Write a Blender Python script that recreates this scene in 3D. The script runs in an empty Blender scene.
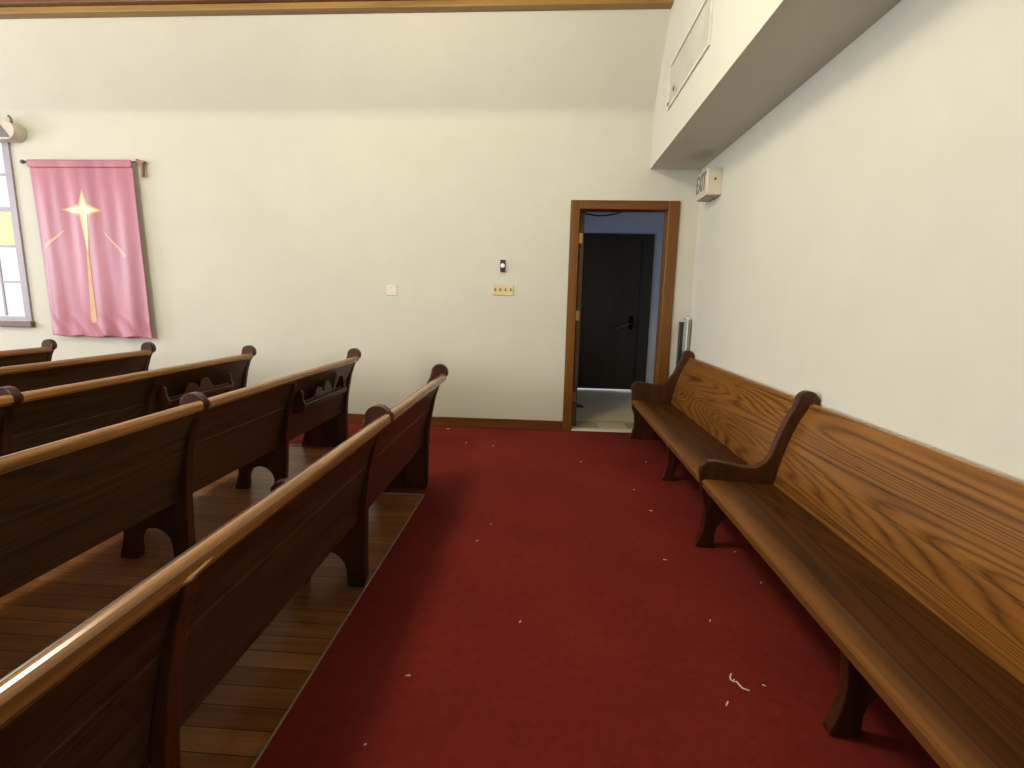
import bpy, bmesh, math, random
from mathutils import Matrix, Vector

random.seed(4)
S = bpy.context.scene
C = S.collection

# ------------------------------------------------------------------ camera
CAM_H = 1.30
YAW, PITCH, ROLL = -0.06253, 0.16396, -0.02057
F_PX = 499.2
cy, sy, cp, sp = math.cos(YAW), math.sin(YAW), math.cos(PITCH), math.sin(PITCH)
fw = Vector((sy * cp, cy * cp, -sp))
r0 = Vector((cy, -sy, 0))
d0 = fw.cross(r0)
right = math.cos(ROLL) * r0 + math.sin(ROLL) * d0
down = -math.sin(ROLL) * r0 + math.cos(ROLL) * d0
cam = bpy.data.cameras.new('camera')
cam.sensor_width = 36.0
cam.lens = F_PX / 1024 * 36.0
cam.clip_start = 0.05
cam_ob = bpy.data.objects.new('camera', cam)
C.objects.link(cam_ob)
m3 = Matrix((right, -down, -fw)).transposed()
cam_ob.matrix_world = Matrix.Translation((0, 0, CAM_H)) @ m3.to_4x4()
S.camera = cam_ob

# ------------------------------------------------------------------ world, lights, exposure
S.view_settings.view_transform = 'Standard'
S.view_settings.look = 'None'
S.view_settings.gamma = 1.0
S.view_settings.use_curve_mapping = False
S.view_settings.exposure = 0.0
W = bpy.data.worlds.new('world')
S.world = W
W.use_nodes = True
W.node_tree.nodes['Background'].inputs[0].default_value = (0.80, 0.88, 1.0, 1)
W.node_tree.nodes['Background'].inputs[1].default_value = 1.0


def area(name, loc, target, size, energy, col, size_y=None, spread=180):
    l = bpy.data.lights.new(name, 'AREA')
    l.energy = energy
    l.color = col
    l.size = size
    if size_y:
        l.shape = 'RECTANGLE'
        l.size_y = size_y
    else:
        l.shape = 'DISK'
    l.spread = math.radians(spread)
    o = bpy.data.objects.new(name, l)
    C.objects.link(o)
    o.location = loc
    o.rotation_euler = (Vector(target) - Vector(loc)).to_track_quat('-Z', 'Y').to_euler()
    return o


WARM = (1.0, 0.90, 0.70)
DAY = (0.86, 0.92, 1.0)
# hanging globe lamps of the nave (above the frame)


def globe(name, loc, energy, col, r=0.2):
    l = bpy.data.lights.new(name, 'POINT')
    l.energy = energy
    l.color = col
    l.shadow_soft_size = r
    o = bpy.data.objects.new(name, l)
    C.objects.link(o)
    o.location = loc
    return o


globe('ceiling_lamp', (-1.2, 2.1, 3.4), 178, WARM, 0.26)
globe('ceiling_lamp', (-4.6, 2.3, 3.45), 82, WARM)
globe('ceiling_lamp', (-4.6, -1.5, 3.45), 50, WARM)
# daylight of the tall windows in the left side wall
for wy in (-2.2, 0.6, 3.4):
    area('window_or_rear_fill', (-8.85, wy, 2.0), (0, wy, 1.2), 1.2, 135, DAY, 2.0)
# unseen fill light added behind the camera to even out the back wall
area('window_or_rear_fill', (-5.6, -4.9, 2.3), (-2.0, 5.0, 2.4), 3.6, 430, (1.0, 0.96, 0.88), 2.0)
# daylight in the hall behind the door
area('hall_daylight', (-0.7, 6.3, 1.3), (1.9, 7.45, 1.7), 0.6, 4.0, (0.40, 0.58, 1.0), 0.9, spread=90)

# ------------------------------------------------------------------ mesh helpers


def mesh_obj(name, bm, mat, parent=None, bevel=0.0, smooth=False, seg=2):
    me = bpy.data.meshes.new(name)
    bmesh.ops.recalc_face_normals(bm, faces=bm.faces)
    bm.to_mesh(me)
    bm.free()
    if smooth:
        for p in me.polygons:
            p.use_smooth = True
    me.materials.append(mat)
    o = bpy.data.objects.new(name, me)
    C.objects.link(o)
    if parent:
        o.parent = parent
    if bevel:
        b = o.modifiers.new('bevel', 'BEVEL')
        b.width = bevel
        b.segments = seg
        b.limit_method = 'ANGLE'
        b.angle_limit = math.radians(35)
    return o


def box_bm(x0, x1, y0, y1, z0, z1, bm=None):
    bm = bm or bmesh.new()
    v = [bm.verts.new(p) for p in ((x0, y0, z0), (x1, y0, z0), (x1, y1, z0), (x0, y1, z0),
                                   (x0, y0, z1), (x1, y0, z1), (x1, y1, z1), (x0, y1, z1))]
    for f in ((0, 1, 2, 3), (4, 5, 6, 7), (0, 1, 5, 4), (1, 2, 6, 5), (2, 3, 7, 6), (3, 0, 4, 7)):
        bm.faces.new([v[i] for i in f])
    return bm


def prism_bm(pts, a0, a1, axis='y', bm=None):
    """outline pts extruded along an axis; pts are (x,z) for y, (y,z) for x, (x,y) for z"""
    bm = bm or bmesh.new()

    def P(p, a):
        return {'y': (p[0], a, p[1]), 'x': (a, p[0], p[1]), 'z': (p[0], p[1], a)}[axis]
    A = [bm.verts.new(P(p, a0)) for p in pts]
    B = [bm.verts.new(P(p, a1)) for p in pts]
    n = len(pts)
    bm.faces.new(A)
    bm.faces.new(B)
    for i in range(n):
        j = (i + 1) % n
        bm.faces.new((A[i], A[j], B[j], B[i]))
    return bm


def tube_bm(pts, r, n=8, bm=None, taper=None):
    bm = bm or bmesh.new()
    pts = [Vector(p) for p in pts]
    rings = []
    up = Vector((0.13, 0.31, 0.94))
    for i, p in enumerate(pts):
        t = (pts[min(i + 1, len(pts) - 1)] - pts[max(i - 1, 0)]).normalized()
        u = t.cross(up)
        if u.length < 1e-4:
            u = t.cross(Vector((1, 0, 0)))
        u.normalize()
        w = t.cross(u)
        rr = r * (taper[i] if taper else 1)
        rings.append([bm.verts.new(p + rr * (math.cos(2 * math.pi * k / n) * u + math.sin(2 * math.pi * k / n) * w))
                      for k in range(n)])
    for a, b in zip(rings, rings[1:]):
        for k in range(n):
            bm.faces.new((a[k], a[(k + 1) % n], b[(k + 1) % n], b[k]))
    bm.faces.new(rings[0])
    bm.faces.new(rings[-1])
    return bm


def disc_bm(c, r, depth, axis='y', n=24, bm=None):
    pts = [(r * math.cos(2 * math.pi * k / n), r * math.sin(2 * math.pi * k / n)) for k in range(n)]
    if axis == 'y':
        return prism_bm([(c[0] + a, c[2] + b) for a, b in pts], c[1] - depth / 2, c[1] + depth / 2, 'y', bm)
    if axis == 'x':
        return prism_bm([(c[1] + a, c[2] + b) for a, b in pts], c[0] - depth / 2, c[0] + depth / 2, 'x', bm)
    return prism_bm([(c[0] + a, c[1] + b) for a, b in pts], c[2] - depth / 2, c[2] + depth / 2, 'z', bm)


def arc(cx, cz, r, a0, a1, n=10):
    return [(cx + r * math.cos(math.radians(a0 + (a1 - a0) * i / n)),
             cz + r * math.sin(math.radians(a0 + (a1 - a0) * i / n))) for i in range(n + 1)]


def tag(o, label, cat, group=None):
    o['label'] = label
    o['category'] = cat
    if group:
        o['group'] = group
    return o


def struct(o):
    o['kind'] = 'structure'
    return o


def thing(name, label, cat, loc=(0, 0, 0), group=None):
    o = bpy.data.objects.new(name, None)
    o.empty_display_size = 0.1
    C.objects.link(o)
    o.location = loc
    return tag(o, label, cat, group)


# ------------------------------------------------------------------ materials


def new_mat(name):
    m = bpy.data.materials.new(name)
    m.use_nodes = True
    nt = m.node_tree
    return m, nt, nt.nodes['Principled BSDF']


def L(nt, a, b):
    nt.links.new(a, b)


def node(nt, t, **kw):
    n = nt.nodes.new(t)
    for k, v in kw.items():
        setattr(n, k, v)
    return n


def ramp(nt, stops, fac):
    r = node(nt, 'ShaderNodeValToRGB')
    e = r.color_ramp.elements
    while len(e) < len(stops):
        e.new(0.5)
    for q, (p, c) in zip(e, stops):
        q.position = p
        q.color = (*c, 1)
    L(nt, fac, r.inputs[0])
    return r.outputs[0]


def coords(nt, scale, space='Object', rot=(0, 0, 0)):
    tc = node(nt, 'ShaderNodeTexCoord')
    mp = node(nt, 'ShaderNodeMapping')
    mp.inputs['Scale'].default_value = scale
    mp.inputs['Rotation'].default_value = rot
    L(nt, tc.outputs[space], mp.inputs[0])
    return mp.outputs[0]


def noise(nt, vec, scale, detail=3, rough=0.5, dist=0.0):
    n = node(nt, 'ShaderNodeTexNoise')
    n.inputs['Scale'].default_value = scale
    n.inputs['Detail'].default_value = detail
    n.inputs['Roughness'].default_value = rough
    n.inputs['Distortion'].default_value = dist
    L(nt, vec, n.inputs['Vector'])
    return n.outputs['Fac']


def math_n(nt, op, a, b=None):
    n = node(nt, 'ShaderNodeMath', operation=op)
    for i, v in enumerate((a, b)):
        if v is None:
            continue
        if isinstance(v, (int, float)):
            n.inputs[i].default_value = v
        else:
            L(nt, v, n.inputs[i])
    return n.outputs[0]


def mix(nt, fac, a, b, blend='MIX'):
    n = node(nt, 'ShaderNodeMix', data_type='RGBA', blend_type=blend)
    for s, v in ((n.inputs[0], fac), (n.inputs[6], a), (n.inputs[7], b)):
        if isinstance(v, (int, float)):
            s.default_value = v
        elif isinstance(v, tuple):
            s.default_value = (*v, 1)
        else:
            L(nt, v, s)
    return n.outputs[2]


def bump(nt, bsdf, h, strength, dist=0.01):
    b = node(nt, 'ShaderNodeBump')
    b.inputs['Strength'].default_value = strength
    b.inputs['Distance'].default_value = dist
    L(nt, h, b.inputs['Height'])
    L(nt, b.outputs[0], bsdf.inputs['Normal'])


def plain(name, col, rough=0.5, metal=0.0, vary=0.06, scale=12.0, bmp=0.0):
    m, nt, b = new_mat(name)
    v = coords(nt, (1, 1, 1))
    f = noise(nt, v, scale, 4)
    lo = tuple(max(0, c * (1 - vary)) for c in col)
    hi = tuple(min(1, c * (1 + vary)) for c in col)
    L(nt, ramp(nt, [(0.3, lo), (0.7, hi)], f), b.inputs['Base Color'])
    b.inputs['Roughness'].default_value = rough
    b.inputs['Metallic'].default_value = metal
    if bmp:
        bump(nt, b, noise(nt, v, scale * 6, 3), bmp, 0.002)
    return m


def emit(name, col, strength):
    m, nt, b = new_mat(name)
    b.inputs['Base Color'].default_value = tuple(c * 0.05 for c in col) + (1,)
    b.inputs['Emission Color'].default_value = (*col, 1)
    b.inputs['Emission Strength'].default_value = strength
    b.inputs['Roughness'].default_value = 0.2
    return m


def wood(name, dark, mid, light, along='y', rings=9.0, freq=(1.0, 1.0), rough=0.3, contrast=1.0, coat=0.12, seed=0.0):
    """varnished oak: contour lines of a stretched noise make the cathedral figure, fine noise the pores"""
    m, nt, b = new_mat(name)
    k, q = freq
    sc = {'y': (4.2 * q, 0.42 * k, 4.2 * q), 'z': (4.2 * q, 4.2 * q, 0.42 * k), 'x': (0.42 * k, 4.2 * q, 4.2 * q)}[along]
    v = coords(nt, sc)
    tc = v.node
    tc.inputs['Location'].default_value = (seed, seed * 1.7, seed * 0.6)
    n1 = noise(nt, v, 1.0, 1.2, 0.4, 0.15)
    ring = math_n(nt, 'SINE', math_n(nt, 'MULTIPLY', n1, rings * 6.283))
    ring = math_n(nt, 'ADD', math_n(nt, 'MULTIPLY', ring, 0.5), 0.5)
    ring = math_n(nt, 'POWER', ring, 0.5)
    fs = {'y': (95, 2.6, 95), 'z': (95, 95, 2.6), 'x': (2.6, 95, 95)}[along]
    fine = noise(nt, coords(nt, fs), 1.0, 3, 0.6)
    ms = {'y': (9, 0.7, 9), 'z': (9, 9, 0.7), 'x': (0.7, 9, 9)}[along]
    broad = noise(nt, coords(nt, ms), 1.0, 2)
    fac = math_n(nt, 'ADD', math_n(nt, 'MULTIPLY', ring, 0.45 * contrast),
                 math_n(nt, 'ADD', math_n(nt, 'MULTIPLY', fine, 0.5), math_n(nt, 'MULTIPLY', broad, 0.35)))
    col = ramp(nt, [(0.28, dark), (0.60, mid), (0.95, light)], fac)
    L(nt, col, b.inputs['Base Color'])
    r = math_n(nt, 'ADD', math_n(nt, 'MULTIPLY', fine, 0.14), rough - 0.07)
    L(nt, r, b.inputs['Roughness'])
    b.inputs['Coat Weight'].default_value = coat
    b.inputs['Specular IOR Level'].default_value = 0.26
    b.inputs['Coat Roughness'].default_value = 0.18
    bump(nt, b, fac, 0.12, 0.004)
    return m


def hexc(r, g, b):
    def f(c):
        c /= 255
        return c / 12.92 if c <= 0.04045 else ((c + 0.055) / 1.055) ** 2.4
    return (f(r), f(g), f(b))


OAK_D, OAK_M, OAK_L = (0.030, 0.010, 0.0025), (0.140, 0.052, 0.0085), (0.222, 0.089, 0.016)
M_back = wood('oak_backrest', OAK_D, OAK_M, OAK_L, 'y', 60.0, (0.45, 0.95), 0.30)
M_back_shaded = wood('oak_backrest_shaded', (0.014, 0.007, 0.003), (0.052, 0.026, 0.010), (0.090, 0.046, 0.018), 'y', 46.0, (0.45, 1.0), 0.38, 0.55, seed=9.1)  # darkened copy of the oak: shade on the left pew backs put into colour
M_seat = wood('oak_seat', (0.020, 0.007, 0.002), (0.056, 0.0195, 0.0045), (0.10, 0.036, 0.0085), 'y', 22.0, (0.6, 1.2), 0.42, 0.6, coat=0.03, seed=3.1)
nt = M_seat.node_tree
b = nt.nodes['Principled BSDF']
b.inputs['Specular IOR Level'].default_value = 0.08
old = b.inputs['Base Color'].links[0].from_socket
sepx = node(nt, 'ShaderNodeSeparateXYZ')
L(nt, coords(nt, (1, 1, 1)), sepx.inputs[0])
wn_ = noise(nt, coords(nt, (9, 1.1, 9)), 1.0, 4, 0.6)
edge = math_n(nt, 'ADD', sepx.outputs[0], math_n(nt, 'MULTIPLY', math_n(nt, 'SUBTRACT', wn_, 0.5), 0.16))
wear = ramp(nt, [(0.0, (1, 1, 1)), (1.0, (0, 0, 0))], math_n(nt, 'MULTIPLY', math_n(nt, 'ADD', edge, 0.385), 11.0))
L(nt, mix(nt, math_n(nt, 'MULTIPLY', wear, 0.75), old, mix(nt, 0.6, old, (0.30, 0.125, 0.034))), b.inputs['Base Color'])
M_rail = wood('oak_rail', (0.11, 0.045, 0.011), (0.26, 0.118, 0.032), (0.40, 0.20, 0.065), 'y', 8.0, (0.6, 1.8), 0.24, 0.5, coat=0.7, seed=5.2)
M_end = wood('dark_oak_panel', (0.020, 0.007, 0.003), (0.056, 0.019, 0.007), (0.10, 0.036, 0.013), 'z', 4.0, (1.0, 1.3), 0.33, 0.5, seed=7.7)
M_casing = wood('casing_wood', (0.08, 0.028, 0.005), (0.17, 0.068, 0.011), (0.24, 0.105, 0.020), 'z', 2.0, (0.5, 1.8), 0.38, 0.35, seed=1.3)
M_base = wood('baseboard_wood', (0.07, 0.022, 0.006), (0.16, 0.055, 0.014), (0.23, 0.085, 0.024), 'x', 2.0, (0.5, 1.8), 0.4, 0.3, seed=2.3)
M_crown = wood('crown_wood', (0.17, 0.085, 0.022), (0.29, 0.165, 0.048), (0.38, 0.23, 0.072), 'x', 3.0, (0.5, 1.8), 0.4, 0.4, seed=4.4)
M_crown_dark = wood('crown_wood_dark', (0.08, 0.035, 0.012), (0.15, 0.070, 0.026), (0.20, 0.095, 0.036), 'x', 3.0, (0.5, 1.8), 0.4, 0.4, seed=6.4)
M_sill = plain('sill_wood', (0.14, 0.075, 0.07), 0.45)
M_winframe = plain('window_paint', (0.33, 0.29, 0.33), 0.5)


def wall_mat(name, col, vary=0.035):
    m, nt, b = new_mat(name)
    v = coords(nt, (1, 1, 1))
    f = noise(nt, v, 0.9, 5, 0.6)
    g = noise(nt, v, 5.0, 4, 0.6)
    h = math_n(nt, 'ADD', math_n(nt, 'MULTIPLY', f, 0.7), math_n(nt, 'MULTIPLY', g, 0.3))
    lo = tuple(c * (1 - vary) for c in col)
    hi = tuple(min(1, c * (1 + vary)) for c in col)
    base = ramp(nt, [(0.35, lo), (0.65, hi)], h)
    # faint scuffs
    s = noise(nt, coords(nt, (3.0, 3.0, 1.2)), 2.4, 6, 0.75, 0.6)
    sc = ramp(nt, [(0.70, (0, 0, 0)), (0.78, (1, 1, 1))], s)
    base = mix(nt, math_n(nt, 'MULTIPLY', sc, 0.10), base, tuple(c * 0.72 for c in col))
    L(nt, base, b.inputs['Base Color'])
    b.inputs['Roughness'].default_value = 0.75
    b.inputs['Specular IOR Level'].default_value = 0.25
    bump(nt, b, math_n(nt, 'ADD', g, math_n(nt, 'MULTIPLY', noise(nt, v, 60, 3), 0.3)), 0.12, 0.004)
    return m


M_wall = wall_mat('cream_plaster', (0.560, 0.553, 0.478))
M_ceil = wall_mat('ceiling_plaster', (0.50, 0.48, 0.43))
M_hallwall = wall_mat('hall_plaster', (0.50, 0.51, 0.53))

# red carpet
M_carpet, nt, b = new_mat('red_carpet')
v = coords(nt, (1, 1, 1))
pile = noise(nt, v, 420, 2)
mid = noise(nt, v, 26, 4, 0.65)
big = noise(nt, v, 1.6, 4)
f = math_n(nt, 'ADD', math_n(nt, 'MULTIPLY', pile, 0.45),
           math_n(nt, 'ADD', math_n(nt, 'MULTIPLY', mid, 0.25), math_n(nt, 'MULTIPLY', big, 0.3)))
base = ramp(nt, [(0.34, (0.092, 0.0100, 0.0078)), (0.52, (0.152, 0.0175, 0.0135)), (0.68, (0.21, 0.028, 0.021))], f)
speck = ramp(nt, [(0.735, (0, 0, 0)), (0.76, (1, 1, 1))], noise(nt, v, 95, 2, 0.5))
L(nt, mix(nt, math_n(nt, 'MULTIPLY', speck, 0.35), base, (0.32, 0.12, 0.10)), b.inputs['Base Color'])
b.inputs['Roughness'].default_value = 0.95
b.inputs['Specular IOR Level'].default_value = 0.05
b.inputs['Sheen Weight'].default_value = 0.08
b.inputs['Sheen Tint'].default_value = (0.6, 0.15, 0.12, 1)
bump(nt, b, pile, 0.5, 0.004)

# plank floor, boards across (along x)
M_floor, nt, b = new_mat('plank_floor')
v = coords(nt, (1, 1, 1))
br = node(nt, 'ShaderNodeTexBrick')
br.inputs['Scale'].default_value = 1.0
br.inputs['Brick Width'].default_value = 1.3
br.inputs['Row Height'].default_value = 0.085
br.inputs['Mortar Size'].default_value = 0.0022
br.inputs['Mortar Smooth'].default_value = 0.2
br.inputs['Bias'].default_value = 0.0
br.offset = 0.37
br.inputs['Color1'].default_value = (0.25, 0.088, 0.028, 1)
br.inputs['Color2'].default_value = (0.40, 0.17, 0.058, 1)
br.inputs['Mortar'].default_value = (0.03, 0.012, 0.006, 1)
L(nt, v, br.inputs['Vector'])
g = noise(nt, coords(nt, (2.0, 40, 1)), 1.0, 4, 0.6)
gr = ramp(nt, [(0.3, (0.55, 0.55, 0.55)), (0.7, (1.0, 1.0, 1.0))], g)
L(nt, mix(nt, 1.0, br.outputs['Color'], gr, 'MULTIPLY'), b.inputs['Base Color'])
b.inputs['Roughness'].default_value = 0.34
bump(nt, b, br.outputs['Fac'], -0.15, 0.003)

# hall floor: large vinyl tiles in cream and olive
M_hallfloor, nt, b = new_mat('hall_vinyl')
v = coords(nt, (1, 1, 1))
ck = node(nt, 'ShaderNodeTexChecker')
ck.inputs['Scale'].default_value = 3.3
ck.inputs['Color1'].default_value = (0.64, 0.55, 0.38, 1)
ck.inputs['Color2'].default_value = (0.40, 0.34, 0.20, 1)
L(nt, v, ck.inputs['Vector'])
sep = node(nt, 'ShaderNodeSeparateXYZ')
L(nt, v, sep.inputs[0])
far = ramp(nt, [(0.0, (0, 0, 0)), (0.02, (1, 1, 1))], math_n(nt, 'SUBTRACT', sep.outputs[1], 5.50))
L(nt, mix(nt, far, ck.outputs['Color'], (0.76, 0.64, 0.43)), b.inputs['Base Color'])
b.inputs['Roughness'].default_value = 0.42

# pink satin
M_satin, nt, b = new_mat('pink_satin')
v = coords(nt, (1, 1, 1))
f = noise(nt, coords(nt, (9, 9, 0.8)), 1.0, 3)
L(nt, ramp(nt, [(0.3, (0.345, 0.106, 0.158)), (0.7, (0.440, 0.150, 0.200))], f), b.inputs['Base Color'])
b.inputs['Roughness'].default_value = 0.42
b.inputs['Sheen Weight'].default_value = 0.25
b.inputs['Anisotropic'].default_value = 0.4
bump(nt, b, noise(nt, coords(nt, (300, 300, 60)), 1.0, 2), 0.1, 0.001)
M_star = plain('cream_satin', (0.72, 0.66, 0.46), 0.5)
M_gold = plain('gold_satin', (0.58, 0.36, 0.15), 0.45)
M_ray = plain('peach_satin', (0.58, 0.34, 0.24), 0.45)
M_rod = plain('dark_rod', (0.10, 0.075, 0.07), 0.4)
M_bracket = plain('bracket_wood', (0.24, 0.12, 0.075), 0.5)
M_ivory = plain('ivory_plastic', (0.62, 0.52, 0.29), 0.4)
M_ivory_dark = plain('tan_plastic', (0.30, 0.23, 0.10), 0.4)
M_offwhite = plain('blank_plate_plastic', (0.66, 0.61, 0.56), 0.45)
M_white = plain('white_paint', (0.62, 0.60, 0.54), 0.5)
M_black = plain('black_plastic', (0.012, 0.011, 0.010), 0.4)
M_whiteplastic = plain('white_plastic', (0.85, 0.84, 0.82), 0.35)
M_beige = plain('beige_enamel', (0.62, 0.56, 0.44), 0.45)
M_fixture = plain('fixture_enamel', (0.55, 0.48, 0.40), 0.45)
M_greygrille = plain('grey_grille', (0.16, 0.135, 0.135), 0.6)
M_signletter = plain('sign_letter', (0.17, 0.16, 0.125), 0.5)
M_signface = plain('sign_face', (0.55, 0.52, 0.42), 0.4)
M_filter = plain('vent_filter', (0.46, 0.45, 0.38), 0.8, scale=5, vary=0.08)
M_brass = plain('brass', (0.62, 0.42, 0.13), 0.3, 0.9)
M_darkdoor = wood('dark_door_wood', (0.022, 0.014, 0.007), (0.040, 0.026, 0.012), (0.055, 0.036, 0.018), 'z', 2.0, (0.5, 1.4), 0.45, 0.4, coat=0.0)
M_leaf = wood('door_leaf_wood', (0.12, 0.085, 0.06), (0.19, 0.14, 0.10), (0.25, 0.19, 0.14), 'z', 2.0, (0.5, 1.4), 0.45, 0.4, coat=0.0)
M_steel = plain('dark_steel', (0.10, 0.09, 0.08), 0.35, 0.7)
M_strip = plain('edge_strip_metal', (0.45, 0.35, 0.24), 0.35, 0.4)
M_thresh = plain('threshold', (0.72, 0.67, 0.58), 0.5)
M_paper = plain('white_paper', (0.78, 0.68, 0.62), 0.8)
M_teal = plain('dark_teal_board', (0.010, 0.022, 0.022), 0.4)
M_pale = plain('pale_metal', (0.48, 0.55, 0.60), 0.35, 0.3)
M_taupe = plain('taupe_metal', (0.28, 0.26, 0.22), 0.4, 0.3)
M_pane = emit('bright_pane', (0.86, 0.88, 0.98), 1.0)
M_yellow = emit('yellow_pane', (0.86, 0.84, 0.44), 0.95)
M_gap = emit('daylight_gap', (0.85, 0.9, 1.0), 0.55)

# ------------------------------------------------------------------ the setting
WALL_Y, WALL_X = 5.035, 1.422
FASCIA_X, SOFFIT_Z = 0.944, 2.552
CEIL_Z = 3.83
LEFT_X, REAR_Y = -9.0, -5.0
DOOR = (0.305, 1.137, 2.185)      # clear opening x0, x1, top
WIN = (-6.55, -5.53, 0.995, 2.90)   # window opening x0, x1, z0, z1

struct(mesh_obj('floor', box_bm(LEFT_X, WALL_X, REAR_Y, WALL_Y, -0.15, -0.006), M_floor))
# carpet: side aisle and the cross aisle along the back wall, stepped round the pews
cpts = [(-0.775, REAR_Y), (WALL_X, REAR_Y), (WALL_X, WALL_Y), (LEFT_X, WALL_Y), (LEFT_X, 4.17), (-1.50, 4.17), (-1.50, 3.16), (-0.775, 3.16)]
struct(mesh_obj('floor_carpet', prism_bm(cpts, -0.006, 0.0, 'z'), M_carpet))
struct(mesh_obj('trim_1', box_bm(-0.779, -0.773, REAR_Y, 3.165, -0.006, 0.004), M_strip))
struct(mesh_obj('trim_2', box_bm(-1.50, -0.772, 3.155, 3.165, -0.006, 0.004), M_strip))
struct(mesh_obj('trim_3', box_bm(LEFT_X, -1.50, 4.165, 4.175, -0.006, 0.004), M_strip))

# back wall: vertical up to z=3.0, then a plaster slope leaning into the room
T = 0.14


def slope_outline():
    prof = [(WALL_Y, 2.90), (WALL_Y, 2.985)]
    for k in range(1, 9):        # soft plaster bend, then a straight slope
        t = k / 8
        a = math.radians(38) * t
        prof.append((prof[-1][0] - 0.016 * math.sin(a), prof[-1][1] + 0.016 * math.cos(a)))
    prof += [(4.555, 3.672), (4.42, CEIL_Z + 0.02)]
    return prof + [(4.60, CEIL_Z + 0.02), (WALL_Y + T, 3.30), (WALL_Y + T, 2.90)]


bm = box_bm(LEFT_X, WIN[0], WALL_Y, WALL_Y + T, -0.15, 2.90)
box_bm(WIN[0], WIN[1], WALL_Y, WALL_Y + T, -0.15, WIN[2], bm)
box_bm(WIN[1], DOOR[0] - 0.02, WALL_Y, WALL_Y + T, -0.15, 2.90, bm)
box_bm(DOOR[0] - 0.02, DOOR[1] + 0.02, WALL_Y, WALL_Y + T, DOOR[2] + 0.02, 2.90, bm)
box_bm(DOOR[1] + 0.02, WALL_X + 0.3, WALL_Y, WALL_Y + T, -0.15, 2.90, bm)
bmesh.ops.remove_doubles(bm, verts=bm.verts, dist=0.0005)
prism_bm(slope_outline(), LEFT_X, WALL_X + 0.3, 'x', bm)
bmesh.ops.recalc_face_normals(bm, faces=bm.faces)
bm.normal_update()
for e in bm.edges:
    e.smooth = len(e.link_faces) == 2 and e.calc_face_angle(0) < 0.6
ow = struct(mesh_obj('wall_back', bm, M_wall))
for p in ow.data.polygons:
    p.use_smooth = True
struct(mesh_obj('wall_right', box_bm(WALL_X, WALL_X + 0.15, REAR_Y, WALL_Y + T, -0.15, CEIL_Z), M_wall))
struct(mesh_obj('wall_left', box_bm(LEFT_X - 0.15, LEFT_X, REAR_Y, WALL_Y + T, -0.15, CEIL_Z), M_wall))
struct(mesh_obj('wall_front', box_bm(LEFT_X, WALL_X, REAR_Y - 0.15, REAR_Y, -0.15, CEIL_Z), M_wall))
struct(mesh_obj('ceiling', box_bm(LEFT_X, WALL_X + 0.15, REAR_Y, WALL_Y + T, CEIL_Z, CEIL_Z + 0.1), M_ceil))
# boxed duct along the right wall
struct(mesh_obj('ceiling_soffit', box_bm(FASCIA_X, WALL_X, REAR_Y, WALL_Y, SOFFIT_Z, CEIL_Z), M_wall))
# crown trim at the head of the slope
struct(mesh_obj('trim_4', box_bm(LEFT_X, FASCIA_X, 4.47, 4.56, 3.662, 3.712), M_crown, bevel=0.006))
struct(mesh_obj('trim_5', box_bm(LEFT_X, FASCIA_X, 4.42, 4.53, 3.712, CEIL_Z), M_crown_dark, bevel=0.004))
# baseboards
struct(mesh_obj('baseboard_back', box_bm(LEFT_X, 0.212, WALL_Y - 0.022, WALL_Y, 0, 0.098), M_base, bevel=0.006))
struct(mesh_obj('baseboard_right', box_bm(WALL_X - 0.02, WALL_X, REAR_Y, WALL_Y, 0, 0.098), M_casing, bevel=0.006))

# door casing with jambs
cas = bpy.data.objects.new('door_1', None)
C.objects.link(cas)
cas.location = (0.72, WALL_Y, 0)
struct(cas)


def under(o, root):
    o.parent = root
    o.matrix_parent_inverse = Matrix.Translation(-root.location)
    return o


CO, CT = (0.214, 1.240), 2.268
under(mesh_obj('casing', box_bm(CO[0], DOOR[0], WALL_Y - 0.024, WALL_Y, 0, CT), M_casing, bevel=0.007), cas)
under(mesh_obj('casing', box_bm(DOOR[1], CO[1], WALL_Y - 0.024, WALL_Y, 0, CT), M_casing, bevel=0.007), cas)
under(mesh_obj('head_casing', box_bm(DOOR[0], DOOR[1], WALL_Y - 0.024, WALL_Y, DOOR[2], CT), M_base, bevel=0.007), cas)
under(mesh_obj('jamb', box_bm(DOOR[0] - 0.02, DOOR[0], WALL_Y, WALL_Y + T, 0, DOOR[2] + 0.02), M_casing, bevel=0.002), cas)
under(mesh_obj('jamb', box_bm(DOOR[1], DOOR[1] + 0.02, WALL_Y, WALL_Y + T, 0, DOOR[2] + 0.02), M_casing, bevel=0.002), cas)
under(mesh_obj('head_jamb', box_bm(DOOR[0], DOOR[1], WALL_Y, WALL_Y + T, DOOR[2], DOOR[2] + 0.02), M_base, bevel=0.002), cas)
under(mesh_obj('door_stop', box_bm(DOOR[1] - 0.012, DOOR[1], WALL_Y + 0.05, WALL_Y + 0.09, 0, DOOR[2]), M_casing), cas)
under(mesh_obj('threshold', box_bm(DOOR[0], DOOR[1], WALL_Y - 0.02, WALL_Y + 0.09, 0, 0.012), M_thresh, bevel=0.004), cas)

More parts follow.
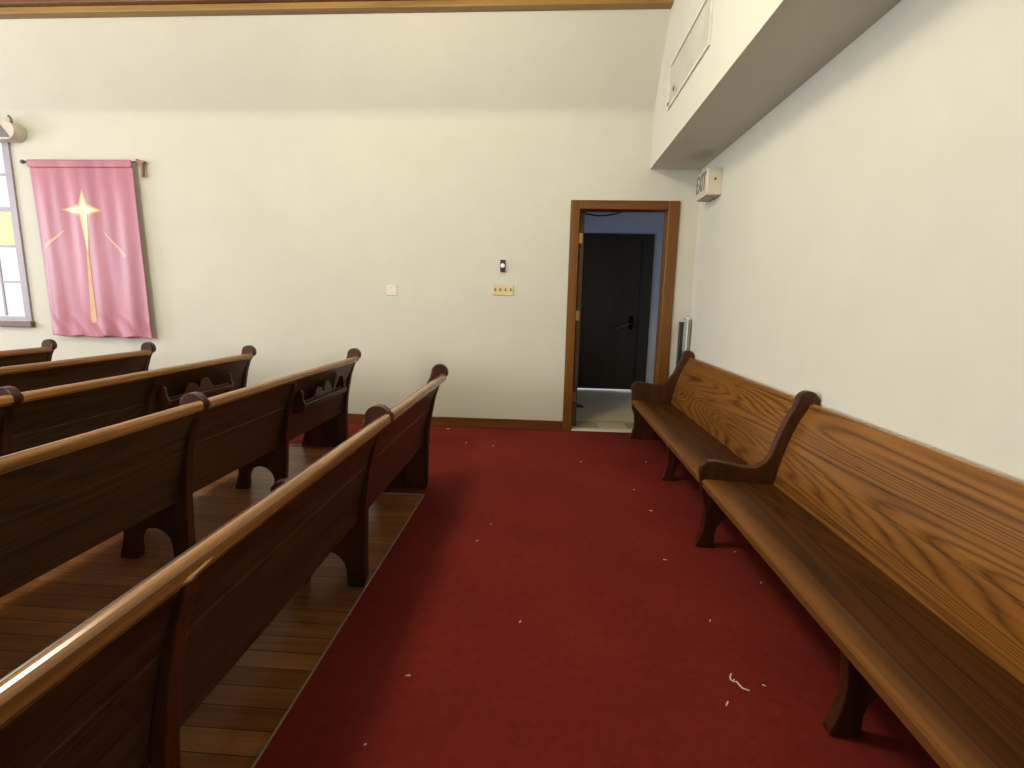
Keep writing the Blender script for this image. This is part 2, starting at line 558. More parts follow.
# hall behind the door
HY = 7.45
struct(mesh_obj('floor_hall', box_bm(-1.2, 2.2, WALL_Y + T - 0.05, HY + 0.4, -0.15, 0.002), M_hallfloor))
FD = (0.05, 1.36, 2.16)  # far door opening
bm = box_bm(-1.2, FD[0] - 0.16, HY, HY + 0.12, -0.1, 2.75)
box_bm(FD[0] - 0.16, FD[1] + 0.16, HY, HY + 0.12, FD[2] + 0.12, 2.75, bm)
box_bm(FD[1] + 0.16, 2.2, HY, HY + 0.12, -0.1, 2.75, bm)
bmesh.ops.remove_doubles(bm, verts=bm.verts, dist=0.0005)
struct(mesh_obj('wall_hall_back', bm, M_hallwall))
struct(mesh_obj('wall_hall_left', box_bm(-1.3, -1.2, WALL_Y + T, HY + 0.12, -0.1, 2.75), M_hallwall))
struct(mesh_obj('wall_hall_right', box_bm(2.2, 2.3, WALL_Y + T, HY + 0.12, -0.1, 2.75), M_hallwall))
struct(mesh_obj('ceiling_hall', box_bm(-1.3, 2.3, WALL_Y + T, HY + 0.12, 2.75, 2.85), M_hallwall))
d2 = bpy.data.objects.new('door_2', None)
C.objects.link(d2)
d2.location = (0.7, HY, 0)
struct(d2)
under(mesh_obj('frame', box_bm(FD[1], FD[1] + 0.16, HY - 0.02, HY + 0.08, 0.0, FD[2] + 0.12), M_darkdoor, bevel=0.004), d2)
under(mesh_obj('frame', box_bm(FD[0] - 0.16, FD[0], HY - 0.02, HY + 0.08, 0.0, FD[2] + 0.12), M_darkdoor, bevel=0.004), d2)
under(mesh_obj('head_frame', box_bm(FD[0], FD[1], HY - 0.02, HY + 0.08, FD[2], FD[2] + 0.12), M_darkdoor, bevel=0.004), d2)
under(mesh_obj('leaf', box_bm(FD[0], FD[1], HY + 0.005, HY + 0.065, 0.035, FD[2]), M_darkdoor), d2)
bm = tube_bm([(1.02, HY - 0.05, 0.93), (1.10, HY - 0.055, 0.965), (1.22, HY - 0.05, 1.01), (1.26, HY - 0.03, 1.02), (1.26, HY + 0.03, 1.02)], 0.014)
under(mesh_obj('handle', bm, M_steel, smooth=True), d2)
under(mesh_obj('lock_plate', box_bm(1.225, 1.295, HY + 0.005, HY + 0.02, 0.93, 1.13), M_steel, bevel=0.004), d2)
under(mesh_obj('bottom_gap', box_bm(FD[0] + 0.3, FD[1] - 0.25, HY + 0.09, HY + 0.10, 0.003, 0.05), M_gap), d2)

# the open leaf of the near door, swung into the hall
d3 = bpy.data.objects.new('door_3', None)
C.objects.link(d3)
d3.location = (DOOR[0] + 0.002, WALL_Y + T + 0.004, 0)
d3.rotation_euler = (0, 0, math.radians(1.5))
struct(d3)
mesh_obj('leaf', box_bm(0.014, 0.056, 0.0, 0.81, 0.012, DOOR[2] - 0.006), M_leaf, d3, bevel=0.003)
for hz in (1.88, 1.12, 0.28):
    bm = box_bm(0.004, 0.040, -0.030, -0.001, hz, hz + 0.10)
    mesh_obj('hinge', bm, M_brass, d3, bevel=0.002)
bm = disc_bm((0.071, 0.745, 0.98), 0.028, 0.03, 'x')
mesh_obj('door_knob', bm, M_brass, d3, bevel=0.008)

# window of the back wall
wn = bpy.data.objects.new('window_1', None)
C.objects.link(wn)
wn.location = ((WIN[0] + WIN[1]) / 2, WALL_Y, WIN[2])
struct(wn)
wx0, wx1, wz0, wz1 = WIN
mz = [1.03, 1.397, 1.766, 2.142, 2.485, 2.86]
ncol = 4
px = [wx0 + 0.045 + (wx1 - wx0 - 0.09) * i / ncol for i in range(ncol + 1)]


def wpart(name, b6, m, bev=0.004):
    return under(mesh_obj(name, box_bm(*b6), m, bevel=bev), wn)


wpart('casing', (wx1, wx1 + 0.072, WALL_Y - 0.02, WALL_Y, wz0 - 0.01, wz1 + 0.07), M_winframe)
wpart('casing', (wx0 - 0.072, wx0, WALL_Y - 0.02, WALL_Y, wz0 - 0.01, wz1 + 0.07), M_winframe)
wpart('head_casing', (wx0, wx1, WALL_Y - 0.02, WALL_Y, wz1, wz1 + 0.07), M_winframe)
wpart('window_sill', (wx0 - 0.10, wx1 + 0.088, WALL_Y - 0.05, WALL_Y, 0.925, 0.988), M_sill, 0.006)
wpart('stile', (wx1 - 0.045, wx1, WALL_Y + 0.03, WALL_Y + 0.07, wz0, wz1), M_winframe)
wpart('stile', (wx0, wx0 + 0.045, WALL_Y + 0.03, WALL_Y + 0.07, wz0, wz1), M_winframe)
wpart('bottom_rail', (wx0 + 0.045, wx1 - 0.045, WALL_Y + 0.03, WALL_Y + 0.07, wz0, mz[0]), M_winframe)
wpart('top_rail', (wx0 + 0.045, wx1 - 0.045, WALL_Y + 0.03, WALL_Y + 0.07, mz[-1], wz1), M_winframe)
for i, z in enumerate(mz[1:-1]):
    h = 0.020 if abs(z - 2.142) < 0.01 else 0.010
    wpart('muntin', (wx0 + 0.045, wx1 - 0.045, WALL_Y + 0.035, WALL_Y + 0.065, z - h, z + h), M_winframe, 0.002)
for x in px[1:-1]:
    for z0, z1 in zip(mz, mz[1:]):
        wpart('muntin', (x - 0.010, x + 0.010, WALL_Y + 0.035, WALL_Y + 0.065, z0 + 0.01, z1 - 0.01), M_winframe, 0.002)
for j, (z0, z1) in enumerate(zip(mz, mz[1:])):
    for i in range(ncol):
        yel = j == 2 and i in (0, 3)
        wpart('pane', (px[i], px[i + 1], WALL_Y + 0.048, WALL_Y + 0.053, z0, z1), M_yellow if yel else M_pane, 0)

# ------------------------------------------------------------------ pews
# local profile: x = 0 at the back foot, front is -x, length runs along y


def back_edge(top=True):
    """rear edge of a side panel from the floor up, then the scroll round to the front"""
    e = [(0.0, 0.0), (0.012, 0.03), (0.014, 0.18), (0.021, 0.36), (0.030, 0.45), (0.043, 0.532), (0.068, 0.651), (0.094, 0.730), (0.118, 0.775)]
    return e




def scroll(dz):
    return arc(0.098 + dz * 0.5, 0.822 + dz, 0.056, -30, 182, 16)



def end_outline(arm, dz=0.0):
    """full end panel with an arm at height arm; solid down to the floor"""
    p = back_edge() + scroll(dz)
    p += [(0.030, 0.785), (0.0, 0.725), (-0.025, 0.655)]
    p += [(-0.060, arm + 0.055), (-0.085, arm + 0.015), (-0.125, arm - 0.012), (-0.19, arm - 0.014), (-0.28, arm + 0.004), (-0.345, arm + 0.013),
          (-0.385, arm + 0.006), (-0.408, arm - 0.018), (-0.414, arm - 0.06), (-0.405, arm - 0.10)]
    return p


def foot_solid():
    return [(-0.395, 0.30), (-0.372, 0.24), (-0.366, 0.17), (-0.372, 0.10), (-0.388, 0.045), (-0.397, 0.025), (-0.397, 0.0)]


def foot_arch(f=-0.397):
    """front leg with its toe at f, an arch, then the rear leg"""
    c = (f + 0.092 - 0.075) / 2
    r = (-0.075 - (f + 0.092)) / 2
    return [(-0.395, 0.30), (f + 0.025, 0.24), (f + 0.031, 0.17), (f + 0.025, 0.10), (f + 0.009, 0.045), (f, 0.025), (f, 0.0), (f + 0.088, 0.0)] + \
        [(f + 0.092, 0.04)] + arc(c, 0.075, r, 175, 5, 9) + [(-0.075, 0.04), (-0.071, 0.0)]


SEAT = [(-0.026, 0.376), (-0.157, 0.381), (-0.158, 0.375), (-0.162, 0.375), (-0.163, 0.3812), (-0.385, 0.390), (-0.397, 0.386), (-0.402, 0.376), (-0.398, 0.345), (-0.388, 0.338),
        (-0.355, 0.340), (-0.34, 0.352), (-0.026, 0.340)]


def back_pts():
    f = [(-0.040, 0.315), (-0.034, 0.376), (-0.018, 0.455), (-0.001, 0.530), (0.0035, 0.548), (0.0085, 0.548), (0.0055, 0.552), (0.012, 0.580), (0.034, 0.651), (0.066, 0.730), (0.097, 0.785), (0.104, 0.806), (0.110, 0.811)]
    r = [(0.117, 0.808), (0.117, 0.785), (0.088, 0.722), (0.056, 0.648), (0.036, 0.585), (0.0375, 0.582), (0.0215, 0.525), (0.004, 0.455), (-0.012, 0.376), (-0.018, 0.315)]
    return f + r


RAIL = [(0.117, 0.764), (0.117, 0.812)] + arc(0.127, 0.796, 0.019, 100, 0, 5) + [(0.146, 0.780), (0.137, 0.767), (0.124, 0.760)]


def make_pew(xr, far, near, ends, divider, supports, label, rack=None, end_arm=0.56, toe=-0.352, div_dz=-0.030, wood_m=None):
    root = thing('church_pew', label, 'pew', (xr, 0, 0), 'dark oak pews')
    TH = 0.048
    panels = []
    for y in ends:
        pts = end_outline(end_arm) + foot_solid()
        mesh_obj('end_panel', prism_bm(pts, y - TH / 2, y + TH / 2), M_end, root, bevel=0.007)
        panels.append(y)
    for y in divider:
        pts = end_outline(0.478, div_dz) + foot_arch(toe)
        mesh_obj('divider_panel', prism_bm(pts, y - TH / 2, y + TH / 2), M_end, root, bevel=0.007)
        panels.append(y)
    # between two panels run a back, a rail and a seat of their own
    ys = sorted(panels)
    for a, b_ in zip(ys, ys[1:]):
        a0, b0 = a + TH / 2, b_ - TH / 2
        mesh_obj('backrest', prism_bm(back_pts(), a0, b0), wood_m or M_back_shaded, root, bevel=0.0015)
        mesh_obj('top_rail', prism_bm(RAIL, a0, b0), M_rail, root, bevel=0.002)
        mesh_obj('seat', prism_bm(SEAT, a0, b0), M_seat, root, bevel=0.002)
    for y in supports:
        # leg under the seat with a stile that climbs the rear of the back
        pts = [(0.0, 0.0), (0.014, 0.18), (0.026, 0.36), (0.036, 0.45), (0.050, 0.532), (0.074, 0.640), (0.096, 0.705), (0.102, 0.735), (0.094, 0.742),
               (0.086, 0.7215), (0.0575, 0.655), (0.038, 0.594), (0.023, 0.530), (0.005, 0.455), (-0.010, 0.376), (-0.016, 0.315), (-0.04, 0.313), (-0.042, 0.339)]
        pts += [(-0.31, 0.350), (-0.335, 0.337)] + foot_arch(-0.350)[1:]
        mesh_obj('support_leg', prism_bm(pts, y - 0.021, y + 0.021), M_end, root, bevel=0.004)
    if rack:
        y0, y1 = rack
        rk = mesh_obj('book_rack', prism_bm([(0.040, 0.548), (0.128, 0.552), (0.133, 0.585), (0.121, 0.590), (0.119, 0.566), (0.042, 0.562)], y0, y1), M_end, root, bevel=0.003)
        for yy in (y0 + 0.010, y1 - 0.010):
            mesh_obj('rack_bracket', prism_bm([(0.036, 0.530), (0.070, 0.520), (0.112, 0.540), (0.133, 0.556), (0.130, 0.59), (0.116, 0.62), (0.114, 0.668), (0.100, 0.686), (0.082, 0.676), (0.050, 0.60)],
                                              yy - 0.009, yy + 0.009), M_end, rk, bevel=0.003)
        # scalloped board standing in the rack
        sc = [(y0 + 0.02, 0.562)]
        L_ = y1 - y0
        sc += [(y0 + 0.03, 0.60), (y0 + 0.28 * L_, 0.605), (y0 + 0.33 * L_, 0.66), (y0 + 0.36 * L_, 0.672), (y0 + 0.45 * L_, 0.650), (y0 + 0.47 * L_, 0.622), (y0 + 0.50 * L_, 0.62),
               (y0 + 0.52 * L_, 0.672), (y0 + 0.55 * L_, 0.686), (y0 + 0.62 * L_, 0.684), (y0 + 0.65 * L_, 0.655), (y0 + 0.69 * L_, 0.612), (y0 + 0.73 * L_, 0.600), (y1 - 0.03, 0.600)]
        sc += [(y1 - 0.02, 0.562)]
        mesh_obj('scalloped_board', prism_bm(sc, 0.094, 0.106, 'x'), M_end, rk, bevel=0.002)
    return root


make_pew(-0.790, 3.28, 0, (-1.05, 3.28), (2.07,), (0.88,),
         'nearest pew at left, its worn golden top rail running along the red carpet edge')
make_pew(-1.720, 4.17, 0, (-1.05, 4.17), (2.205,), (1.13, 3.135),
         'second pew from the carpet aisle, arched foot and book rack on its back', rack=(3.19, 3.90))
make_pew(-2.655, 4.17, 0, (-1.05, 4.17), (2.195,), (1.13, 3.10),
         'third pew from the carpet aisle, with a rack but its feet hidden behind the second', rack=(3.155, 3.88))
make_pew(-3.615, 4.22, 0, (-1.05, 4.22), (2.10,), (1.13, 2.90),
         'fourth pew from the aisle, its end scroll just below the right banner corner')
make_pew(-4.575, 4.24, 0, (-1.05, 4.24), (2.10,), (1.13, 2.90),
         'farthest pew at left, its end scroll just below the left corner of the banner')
make_pew(1.262, 4.85, 0, (0.30, 4.80), (2.62,), (1.42, 3.65),
         'long glossy oak pew standing against the right wall beneath the soffit', end_arm=0.555, toe=-0.402, div_dz=0.0, wood_m=M_back)
# worn chips on the rail of the nearest pew
M_chip = plain('raw_wood', (0.42, 0.26, 0.10), 0.6)
pew1 = [o for o in C.objects if o.get('category') == 'pew'][0]
for pts, tp in (([(0.1445, 0.80, 0.779), (0.1465, 0.815, 0.780), (0.1470, 0.835, 0.783), (0.1465, 0.86, 0.785), (0.1450, 0.885, 0.787)], [0.4, 1.0, 0.6, 0.7, 0.2]),):
    mesh_obj('worn_chip', tube_bm(pts, 0.0055, 8, taper=tp), M_chip, pew1, smooth=True)['label'] = 'pale splintered chip in the rail'

# ------------------------------------------------------------------ banner with its rod
BY = 4.992
BX0, BX1, BZ0, BZ1 = -5.226, -4.130, 0.846, 2.590


def cloth_y(x, z):
    u = (x - BX0) / (BX1 - BX0)
    d = (BZ1 - z) / (BZ1 - BZ0)
    w = 0.006 * math.sin(u * 41 + 0.6) * (1 - 0.55 * d) + 0.008 * math.sin(u * 17 + 1.5 + d * 1.2) * (0.4 + 0.6 * d)
    w += 0.010 * d * d * math.sin(u * 26 + 3 * d)
    low = max(0.0, (d - 0.86) / 0.14)
    w += 0.010 * low * math.sin(u * 36 - 5 * low + 2)
    pin = min(1.0, d / 0.04)
    return BY - 0.012 - 0.012 * d + w * pin * (0.35 + 0.65 * min(1, d * 4))


def cloth_x(x, z):
    return x + 0.038 * (BZ1 - z) / (BZ1 - BZ0)


def cloth_z(x, z):
    u = (x - BX0) / (BX1 - BX0)
    d = (BZ1 - z) / (BZ1 - BZ0)
    return z + 0.008 * d * d * math.sin(u * 23 + 1)


bm = bmesh.new()
nx, nz = 110, 130
g = [[bm.verts.new((BX0 + (BX1 - BX0) * i / nx, 0, BZ1 + (BZ0 - BZ1) * j / nz)) for i in range(nx + 1)] for j in range(nz + 1)]
for row in g:
    for vt in row:
        x, z = vt.co.x, vt.co.z
        vt.co.y = cloth_y(x, z)
        vt.co.z = cloth_z(x, z)
        vt.co.x = cloth_x(x, z)
for j in range(nz):
    for i in range(nx):
        bm.faces.new((g[j][i], g[j][i + 1], g[j + 1][i + 1], g[j + 1][i]))
banner = thing('wall_banner', 'pink satin banner with a cream star and golden tail, hanging on the back wall', 'banner', (-4.68, BY, BZ0))
cl = under(mesh_obj('cloth', bm, M_satin, smooth=True), banner)
so = cl.modifiers.new('solid', 'SOLIDIFY')
so.thickness = 0.002
def applique(name, quads, m, lift, n=14):
    """flat cloth patch following the banner surface; quads are lists of 4 (x,z)"""
    bm = bmesh.new()
    for q in quads:
        k = 5
        vs = []
        for i in range(n + 1):
            t = i / n
            a = [q[0][c] * (1 - t) + q[3][c] * t for c in (0, 1)]
            b_ = [q[1][c] * (1 - t) + q[2][c] * t for c in (0, 1)]
            vs.append([bm.verts.new((0, 0, 0)) for _ in range(k + 1)])
            for j in range(k + 1):
                s = j / k
                x, z = a[0] * (1 - s) + b_[0] * s, a[1] * (1 - s) + b_[1] * s
                vs[-1][j].co = (x, cloth_y(x - 0.038 * (BZ1 - z) / (BZ1 - BZ0), z) - lift, cloth_z(x - 0.038 * (BZ1 - z) / (BZ1 - BZ0), z))
        for i in range(n):
            for j in range(k):
                bm.faces.new((vs[i][j], vs[i][j + 1], vs[i + 1][j + 1], vs[i + 1][j]))
    bmesh.ops.remove_doubles(bm, verts=bm.verts, dist=0.0004)
    return under(mesh_obj(name, bm, m, smooth=name != 'star' and name != 'star_border'), banner)


def star_quads(cx, cz, up, lf, rt, dn, w):
    c = (cx, cz)
    k = [(cx - w, cz + w * 1.1), (cx + w, cz + w * 1.1), (cx + w, cz - w * 1.2), (cx - w, cz - w * 1.2)]
    return [[k[0], k[1], (cx + 0.003, cz + up), (cx - 0.003, cz + up)],
            [k[1], k[2], (cx + rt, cz - 0.012), (cx + rt, cz - 0.004)],
            [k[3], k[2], (cx + 0.005, cz - dn), (cx - 0.007, cz - dn)],
            [k[0], k[3], (cx - lf, cz - 0.006), (cx - lf, cz + 0.002)],
            [k[0], k[1], k[2], k[3]]]


applique('star_border', star_quads(-4.692, 2.128, 0.195, 0.225, 0.185, 0.44, 0.052), M_gold, 0.003)
applique('star', star_quads(-4.692, 2.128, 0.165, 0.195, 0.155, 0.40, 0.036), M_star, 0.006)
hem = applique('rod_pocket', [[(BX0, 2.603), (BX0, 2.532), (BX1, 2.532), (BX1, 2.603)]], M_satin, 0.010, 110)
so = hem.modifiers.new('solid', 'SOLIDIFY')
so.thickness = 0.008
applique('star_tail', [[(-4.704, 1.80), (-4.690, 1.80), (-4.676, 1.00), (-4.740, 1.00)]], M_gold, 0.0045)
applique('ray', [[(-4.922, 1.915), (-4.935, 1.922), (-5.172, 1.770), (-5.148, 1.735)]], M_ray, 0.004)
applique('ray', [[(-4.515, 1.922), (-4.500, 1.915), (-4.272, 1.680), (-4.300, 1.655)]], M_ray, 0.004)

rod = thing('banner_rod', 'thin dark curtain rod carrying the pink banner', 'rod', (-4.68, BY, BZ1))
under(mesh_obj('rod', tube_bm([(-5.29, BY, BZ1), (-4.05, BY, BZ1)], 0.008, 10), M_rod, smooth=True), rod)
under(mesh_obj('finial', tube_bm([(-5.325, BY, BZ1), (-5.31, BY, BZ1), (-5.295, BY, BZ1), (-5.275, BY, BZ1)], 0.02, 12, taper=[0.4, 1, 1, 0.5]), M_rod, smooth=True), rod)
br_ = [(-4.100, 2.612), (-4.082, 2.620), (-4.05, 2.603), (-4.012, 2.603), (-4.010, 2.588), (-4.030, 2.575), (-4.034, 2.462), (-4.042, 2.446), (-4.060, 2.452), (-4.055, 2.52), (-4.085, 2.585)]
under(mesh_obj('bracket', prism_bm(br_, BY - 0.008, WALL_Y - 0.018), M_bracket, bevel=0.004), rod)
under(mesh_obj('bracket', prism_bm([(-5.27, 2.600), (-5.25, 2.600), (-5.25, 2.580), (-5.27, 2.580)], BY - 0.004, WALL_Y - 0.001), M_rod, bevel=0.003), rod)

# ------------------------------------------------------------------ small wall fittings
# beige fixture above the window
fx = thing('wall_fixture', 'beige rounded wall fixture with a grey grille above the window at left edge', 'fixture', (-5.45, WALL_Y, 2.75))
cxf = -5.57
pts = [(cxf - 0.26, 2.748), (cxf + 0.22, 2.748)] + arc(cxf + 0.225, 2.835, 0.087, -80, 45, 8) + [(cxf + 0.17, 2.932), (cxf - 0.17, 2.932)] + arc(cxf - 0.225, 2.835, 0.087, 135, 260, 8)
under(mesh_obj('housing', prism_bm([(a, b + 0.03) for a, b in pts], WALL_Y - 0.13, WALL_Y - 0.003), M_fixture, bevel=0.012, seg=3), fx)
under(mesh_obj('grille', prism_bm([(cxf - 0.25, 2.795), (cxf + 0.265, 2.795), (cxf + 0.155, 2.935), (cxf - 0.155, 2.935)], WALL_Y - 0.136, WALL_Y - 0.128), M_greygrille, bevel=0.002), fx)
for s in (0.235, 0.0):
    bm = tube_bm([(cxf + s, WALL_Y - 0.07, 2.93), (cxf + s, WALL_Y - 0.07, 2.98), (cxf + s - 0.012, WALL_Y - 0.07, 3.0), (cxf + s - 0.025, WALL_Y - 0.07, 3.01)], 0.012, 10)
    under(mesh_obj('bracket', bm, M_greygrille, smooth=True), fx)

# exit sign on the right wall
SX0, SX1, SY0, SY1, SZ0, SZ1 = 1.295, WALL_X, 4.43, 4.73, 2.205, 2.420
ex = thing('exit_sign', 'cream box EXIT sign mounted high on the right wall under the soffit', 'sign', (SX1, 4.56, SZ0))
under(mesh_obj('housing', box_bm(SX0 + 0.006, SX1, SY0, SY1, SZ0, SZ1), M_beige, bevel=0.006), ex)
under(mesh_obj('face', box_bm(SX0 + 0.001, SX0 + 0.008, SY0 + 0.012, SY1 - 0.012, SZ0 + 0.02, SZ1 - 0.012), M_signface, bevel=0.001), ex)
cu = bpy.data.curves.new('lettering', 'FONT')
cu.body = 'EXIT'
cu.align_x = 'CENTER'
cu.align_y = 'CENTER'
cu.size = 0.19
cu.extrude = 0.002
cu.offset = 0.004
lt = bpy.data.objects.new('lettering', cu)
C.objects.link(lt)
dg = bpy.context.evaluated_depsgraph_get()
me = bpy.data.meshes.new_from_object(lt.evaluated_get(dg))
bpy.data.objects.remove(lt)
lo = bpy.data.objects.new('lettering', me)
me.materials.clear()
me.materials.append(M_signletter)
C.objects.link(lo)
# reading direction: from far (+y) to near (-y), facing -x
R = Matrix(((0, 0, -1), (-1, 0, 0), (0, 1, 0))).to_4x4()
me.transform(Matrix.Translation((SX0 - 0.001, (SY0 + SY1) / 2, (SZ0 + SZ1) / 2 + 0.006)) @ R @ Matrix.Diagonal((0.66, 1.05, 1, 1)))
under(lo, ex)
under(mesh_obj('knockout', disc_bm((1.365, SY0 - 0.001, 2.330), 0.009, 0.004, 'y', 16), M_black), ex)
under(mesh_obj('bottom_lens', box_bm(SX0 + 0.02, SX1 - 0.012, SY0 + 0.02, SY1 - 0.02, SZ0 - 0.006, SZ0 + 0.002), M_taupe, bevel=0.002), ex)

# return-air vent on the soffit face
VY0, VY1, VZ0, VZ1 = 3.36, 4.41, 2.845, 3.175
ve = thing('air_vent', 'large pale air vent in the upright face of the soffit', 'vent', (FASCIA_X, 3.9, VZ0))
FR = 0.017
bm = box_bm(FASCIA_X - 0.014, FASCIA_X, VY0, VY1, VZ0, VZ0 + FR)
box_bm(FASCIA_X - 0.014, FASCIA_X, VY0, VY1, VZ1 - FR, VZ1, bm)
box_bm(FASCIA_X - 0.014, FASCIA_X, VY0, VY0 + FR, VZ0 + FR, VZ1 - FR, bm)
box_bm(FASCIA_X - 0.014, FASCIA_X, VY1 - FR, VY1, VZ0 + FR, VZ1 - FR, bm)
bmesh.ops.remove_doubles(bm, verts=bm.verts, dist=0.0005)
under(mesh_obj('frame', bm, M_white), ve)
under(mesh_obj('filter_screen', box_bm(FASCIA_X - 0.003, FASCIA_X + 0.001, VY0 + FR, VY1 - FR, VZ0 + FR, VZ1 - FR), M_filter), ve)
for yy, zz in ((4.20, VZ0 + 0.07), (4.36, VZ0 + 0.014)):
    under(mesh_obj('latch', tube_bm([(FASCIA_X - 0.018, yy, zz), (FASCIA_X - 0.024, yy - 0.02, zz + 0.014), (FASCIA_X - 0.024, yy - 0.045, zz + 0.012)], 0.006, 8), M_taupe, smooth=True), ve)

# four-gang switch plate
sw = thing('light_switch', 'ivory four-gang switch plate on the back wall left of the door', 'switch', (-0.426, WALL_Y, 1.36))
under(mesh_obj('plate', box_bm(-0.530, -0.322, WALL_Y - 0.010, WALL_Y, 1.357, 1.464), M_ivory, bevel=0.004), sw)
for k in range(4):
    x = -0.503 + k * 0.0515
    tg = under(mesh_obj('toggle', prism_bm([(WALL_Y - 0.009, 1.396), (WALL_Y - 0.022, 1.418), (WALL_Y - 0.024, 1.430), (WALL_Y - 0.009, 1.424)], x - 0.006, x + 0.006, 'x'), M_ivory_dark, bevel=0.001), sw)
# thermostat-like control
th = thing('thermostat', 'small black thermostat with a white dial above the ivory switch plate', 'thermostat', (-0.42, WALL_Y, 1.58))
under(mesh_obj('back_plate', box_bm(-0.458, -0.384, WALL_Y - 0.008, WALL_Y, 1.580, 1.706), M_offwhite, bevel=0.003), th)
under(mesh_obj('cover', box_bm(-0.455, -0.404, WALL_Y - 0.026, WALL_Y - 0.008, 1.585, 1.702), M_black, bevel=0.004), th)
under(mesh_obj('dial', disc_bm((-0.4295, WALL_Y - 0.030, 1.645), 0.021, 0.012, 'y', 24), M_whiteplastic, bevel=0.003), th)
# blank plate
bl = thing('blank_wall_plate', 'plain off-white square cover plate in the middle of the back wall', 'wall plate', (-1.55, WALL_Y, 1.335))
under(mesh_obj('plate', box_bm(-1.603, -1.495, WALL_Y - 0.009, WALL_Y, 1.335, 1.442), M_offwhite, bevel=0.004), bl)
for zz in (1.362, 1.415):
    under(mesh_obj('screw', disc_bm((-1.549, WALL_Y - 0.009, zz), 0.004, 0.003, 'y', 10), M_taupe), bl)

# things leaning in the corner behind the right pew
LT = [0.0]


def leaning(name, label, cat, x0, x1, y0, y1, h, m, tilt):
    o = thing(name, label, cat, ((x0 + x1) / 2, (y0 + y1) / 2, 0))
    w, d = (x1 - x0) / 2, (y1 - y0) / 2
    return o, w, d, h


o, w, d, h = leaning('dark_board', 'thin dark board standing upright in the corner behind the right pew', 'board', 1.305, 1.335, 4.93, 4.995, 1.125, M_teal, 0)
mesh_obj('panel', box_bm(-w, w, -d, d, 0, h), M_teal, o, bevel=0.003)
mesh_obj('end_cap', box_bm(-w - 0.002, w + 0.002, -d - 0.002, d + 0.002, h, h + 0.012), M_black, o, bevel=0.003)
for k, (x, yy, h, m, lab) in enumerate(((1.350, 4.965, 1.165, M_pale, 'broad pale blue-grey metal strip standing beside the dark board in the corner'),
                                        (1.378, 4.975, 1.185, M_whiteplastic, 'narrow whitish metal strip standing between two others in the corner'),
                                        (1.400, 4.970, 1.150, M_taupe, 'grey-brown metal strip nearest the right wall in the corner'))):
    o = thing('metal_strip', lab, 'metal strip', (x, yy, 0), 'metal strips leaning in the corner')
    w = 0.012 if k == 0 else 0.008
    pr = [(-w, -0.018), (w, -0.018), (w, -0.014), (-w + 0.004, -0.014), (-w + 0.004, 0.014), (w, 0.014), (w, 0.018), (-w, 0.018)]
    mesh_obj('channel', prism_bm(pr, 0.0, h, 'z'), m, o, bevel=0.001)
    mesh_obj('end_cap', box_bm(-w - 0.001, w + 0.001, -0.019, 0.019, h, h + 0.008), M_taupe, o, bevel=0.002)

# hall details
tag(mesh_obj('cable', tube_bm([(0.31, 5.30, 2.215), (0.40, 5.30, 2.186), (0.50, 5.30, 2.172), (0.60, 5.30, 2.176), (0.70, 5.30, 2.198), (0.80, 5.30, 2.23), (0.82, 5.30, 2.75)], 0.008, 8), M_black, smooth=True),
    'thin black cable sagging across the top of the doorway', 'cable')
tag(mesh_obj('door_wedge', prism_bm([(0.40, 0.002), (0.52, 0.002), (0.52, 0.014), (0.42, 0.055), (0.40, 0.055)], 6.17, 6.24), M_black, bevel=0.003),
    'small dark wedge lying on the hall floor inside the doorway', 'wedge')

# ------------------------------------------------------------------ litter on the carpet


def scrap(x, y, pts, r, label):
    bm = tube_bm([(p[0], p[1], r * 0.55 + 0.0005 + (p[2] if len(p) > 2 else 0)) for p in pts], r, 6)
    for vt in bm.verts:
        vt.co.z = max(0.0006, vt.co.z * 0.8)
    o = mesh_obj('paper_scrap', bm, M_paper, smooth=True)
    o.location = (x, y, 0)
    return tag(o, label, 'scrap', 'paper scraps on the red carpet')


def onfloor(u, v_):
    d = (u - 512) / F_PX * right + (v_ - 384) / F_PX * down + fw
    t = -CAM_H / d.z
    return d.x * t, d.y * t


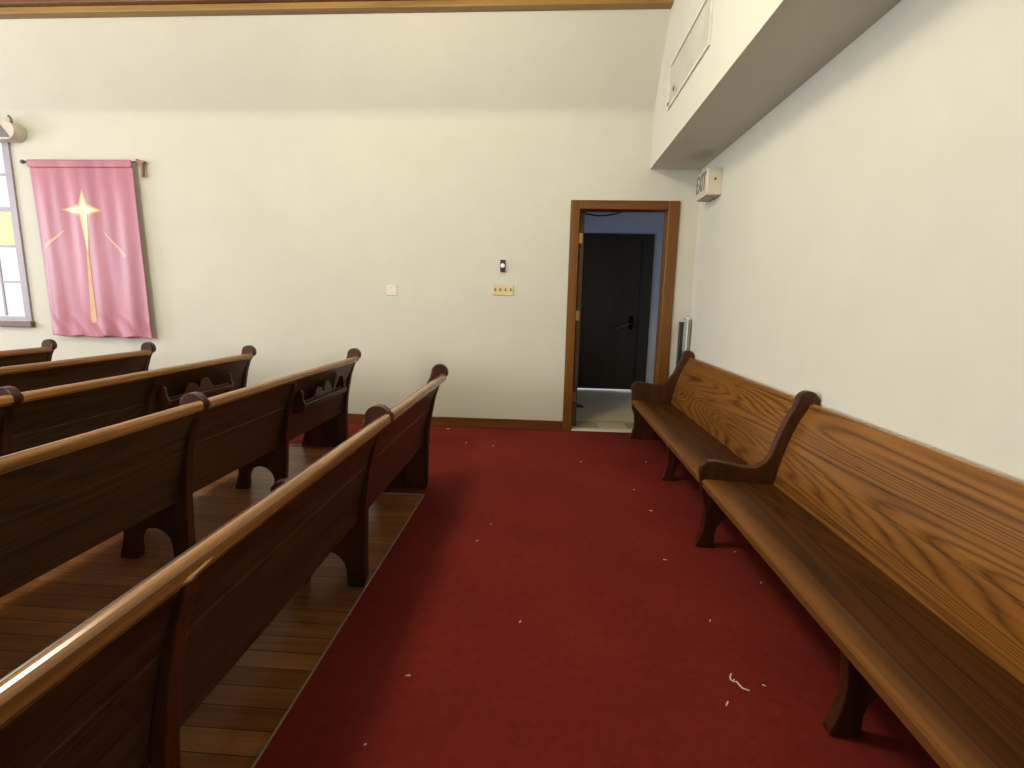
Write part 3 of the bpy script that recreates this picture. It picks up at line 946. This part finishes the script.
SCRAPS = [
    ((737, 685), 'curl', 'longest curled white paper shred on the carpet beside the right pew'),
    ((727, 704), (-0.012, -0.018), 'short straight white shred just below the long curled shred'),
    ((764, 686), (0.010, -0.006), 'tiny pale scrap just right of the long curled shred'),
    ((665, 560), (0.018, -0.003), 'thin white sliver lying crosswise out from the middle foot of the right pew'),
    ((706, 546), (0.008, 0.014), 'white crumb touching the middle foot of the right pew'),
    ((735, 552), (0.006, 0.004), 'pale crumb just under the front edge of the right pew, beyond its middle foot'),
    ((761, 583), (0.004, 0.010), 'small white crumb in the shadow under the right pew'),
    ((710, 621), (0.003, 0.012), 'pale upright fleck between the crosswise sliver and the long curled shred'),
    ((520, 622), (0.006, 0.012), 'pinkish fleck in the middle of the carpet aisle'),
    ((408, 676), (0.016, 0.002), 'thin pale sliver on the carpet near the shadow of the nearest pew'),
    ((365, 745), (0.006, 0.006), 'white speck nearest the camera beside the shadow of the nearest pew'),
    ((477, 541), (0.010, 0.008), 'round white speck in the carpet aisle level with the end of the nearest pew'),
    ((491, 524), (0.008, 0.006), 'faint speck just beyond the round white speck in the aisle'),
    ((651, 511), (0.020, -0.004), 'thin sliver in the aisle in front of the far half of the right pew'),
    ((634, 490), (0.012, 0.004), 'small crumb in the aisle nearest the far support of the right pew'),
    ((646, 462), (0.010, 0.012), 'white crumb beside the far end of the right pew'),
    ((581, 462), (0.012, 0.010), 'white crumb lying in front of the doorway'),
    ((448, 429), (0.030, 0.004), 'pale scrap lying against the baseboard of the back wall'),
    ((493, 446), (0.016, 0.012), 'pale crumb on the carpet near the back wall, right of another'),
    ((466, 443), (0.016, 0.006), 'pale crumb on the carpet near the back wall, left of another'),
]
for (u, v_), sh, lab in SCRAPS:
    x, y = onfloor(u, v_)
    if sh == 'curl':
        P = [onfloor(a, b_) for a, b_ in ((731.5, 674), (730, 677), (730.5, 680), (732.5, 681.5), (734, 679.5), (733, 682), (736.5, 682), (739, 685), (742, 688.5), (746, 690), (749.5, 691))]
        scrap(x, y, [(a - x, b_ - y) for a, b_ in P], 0.0028, lab)
    else:
        a, b_ = sh
        scrap(x, y, [(-a / 2, -b_ / 2), (0.001, 0.001), (a / 2, b_ / 2)], 0.0026 if y < 3 else 0.004, lab)
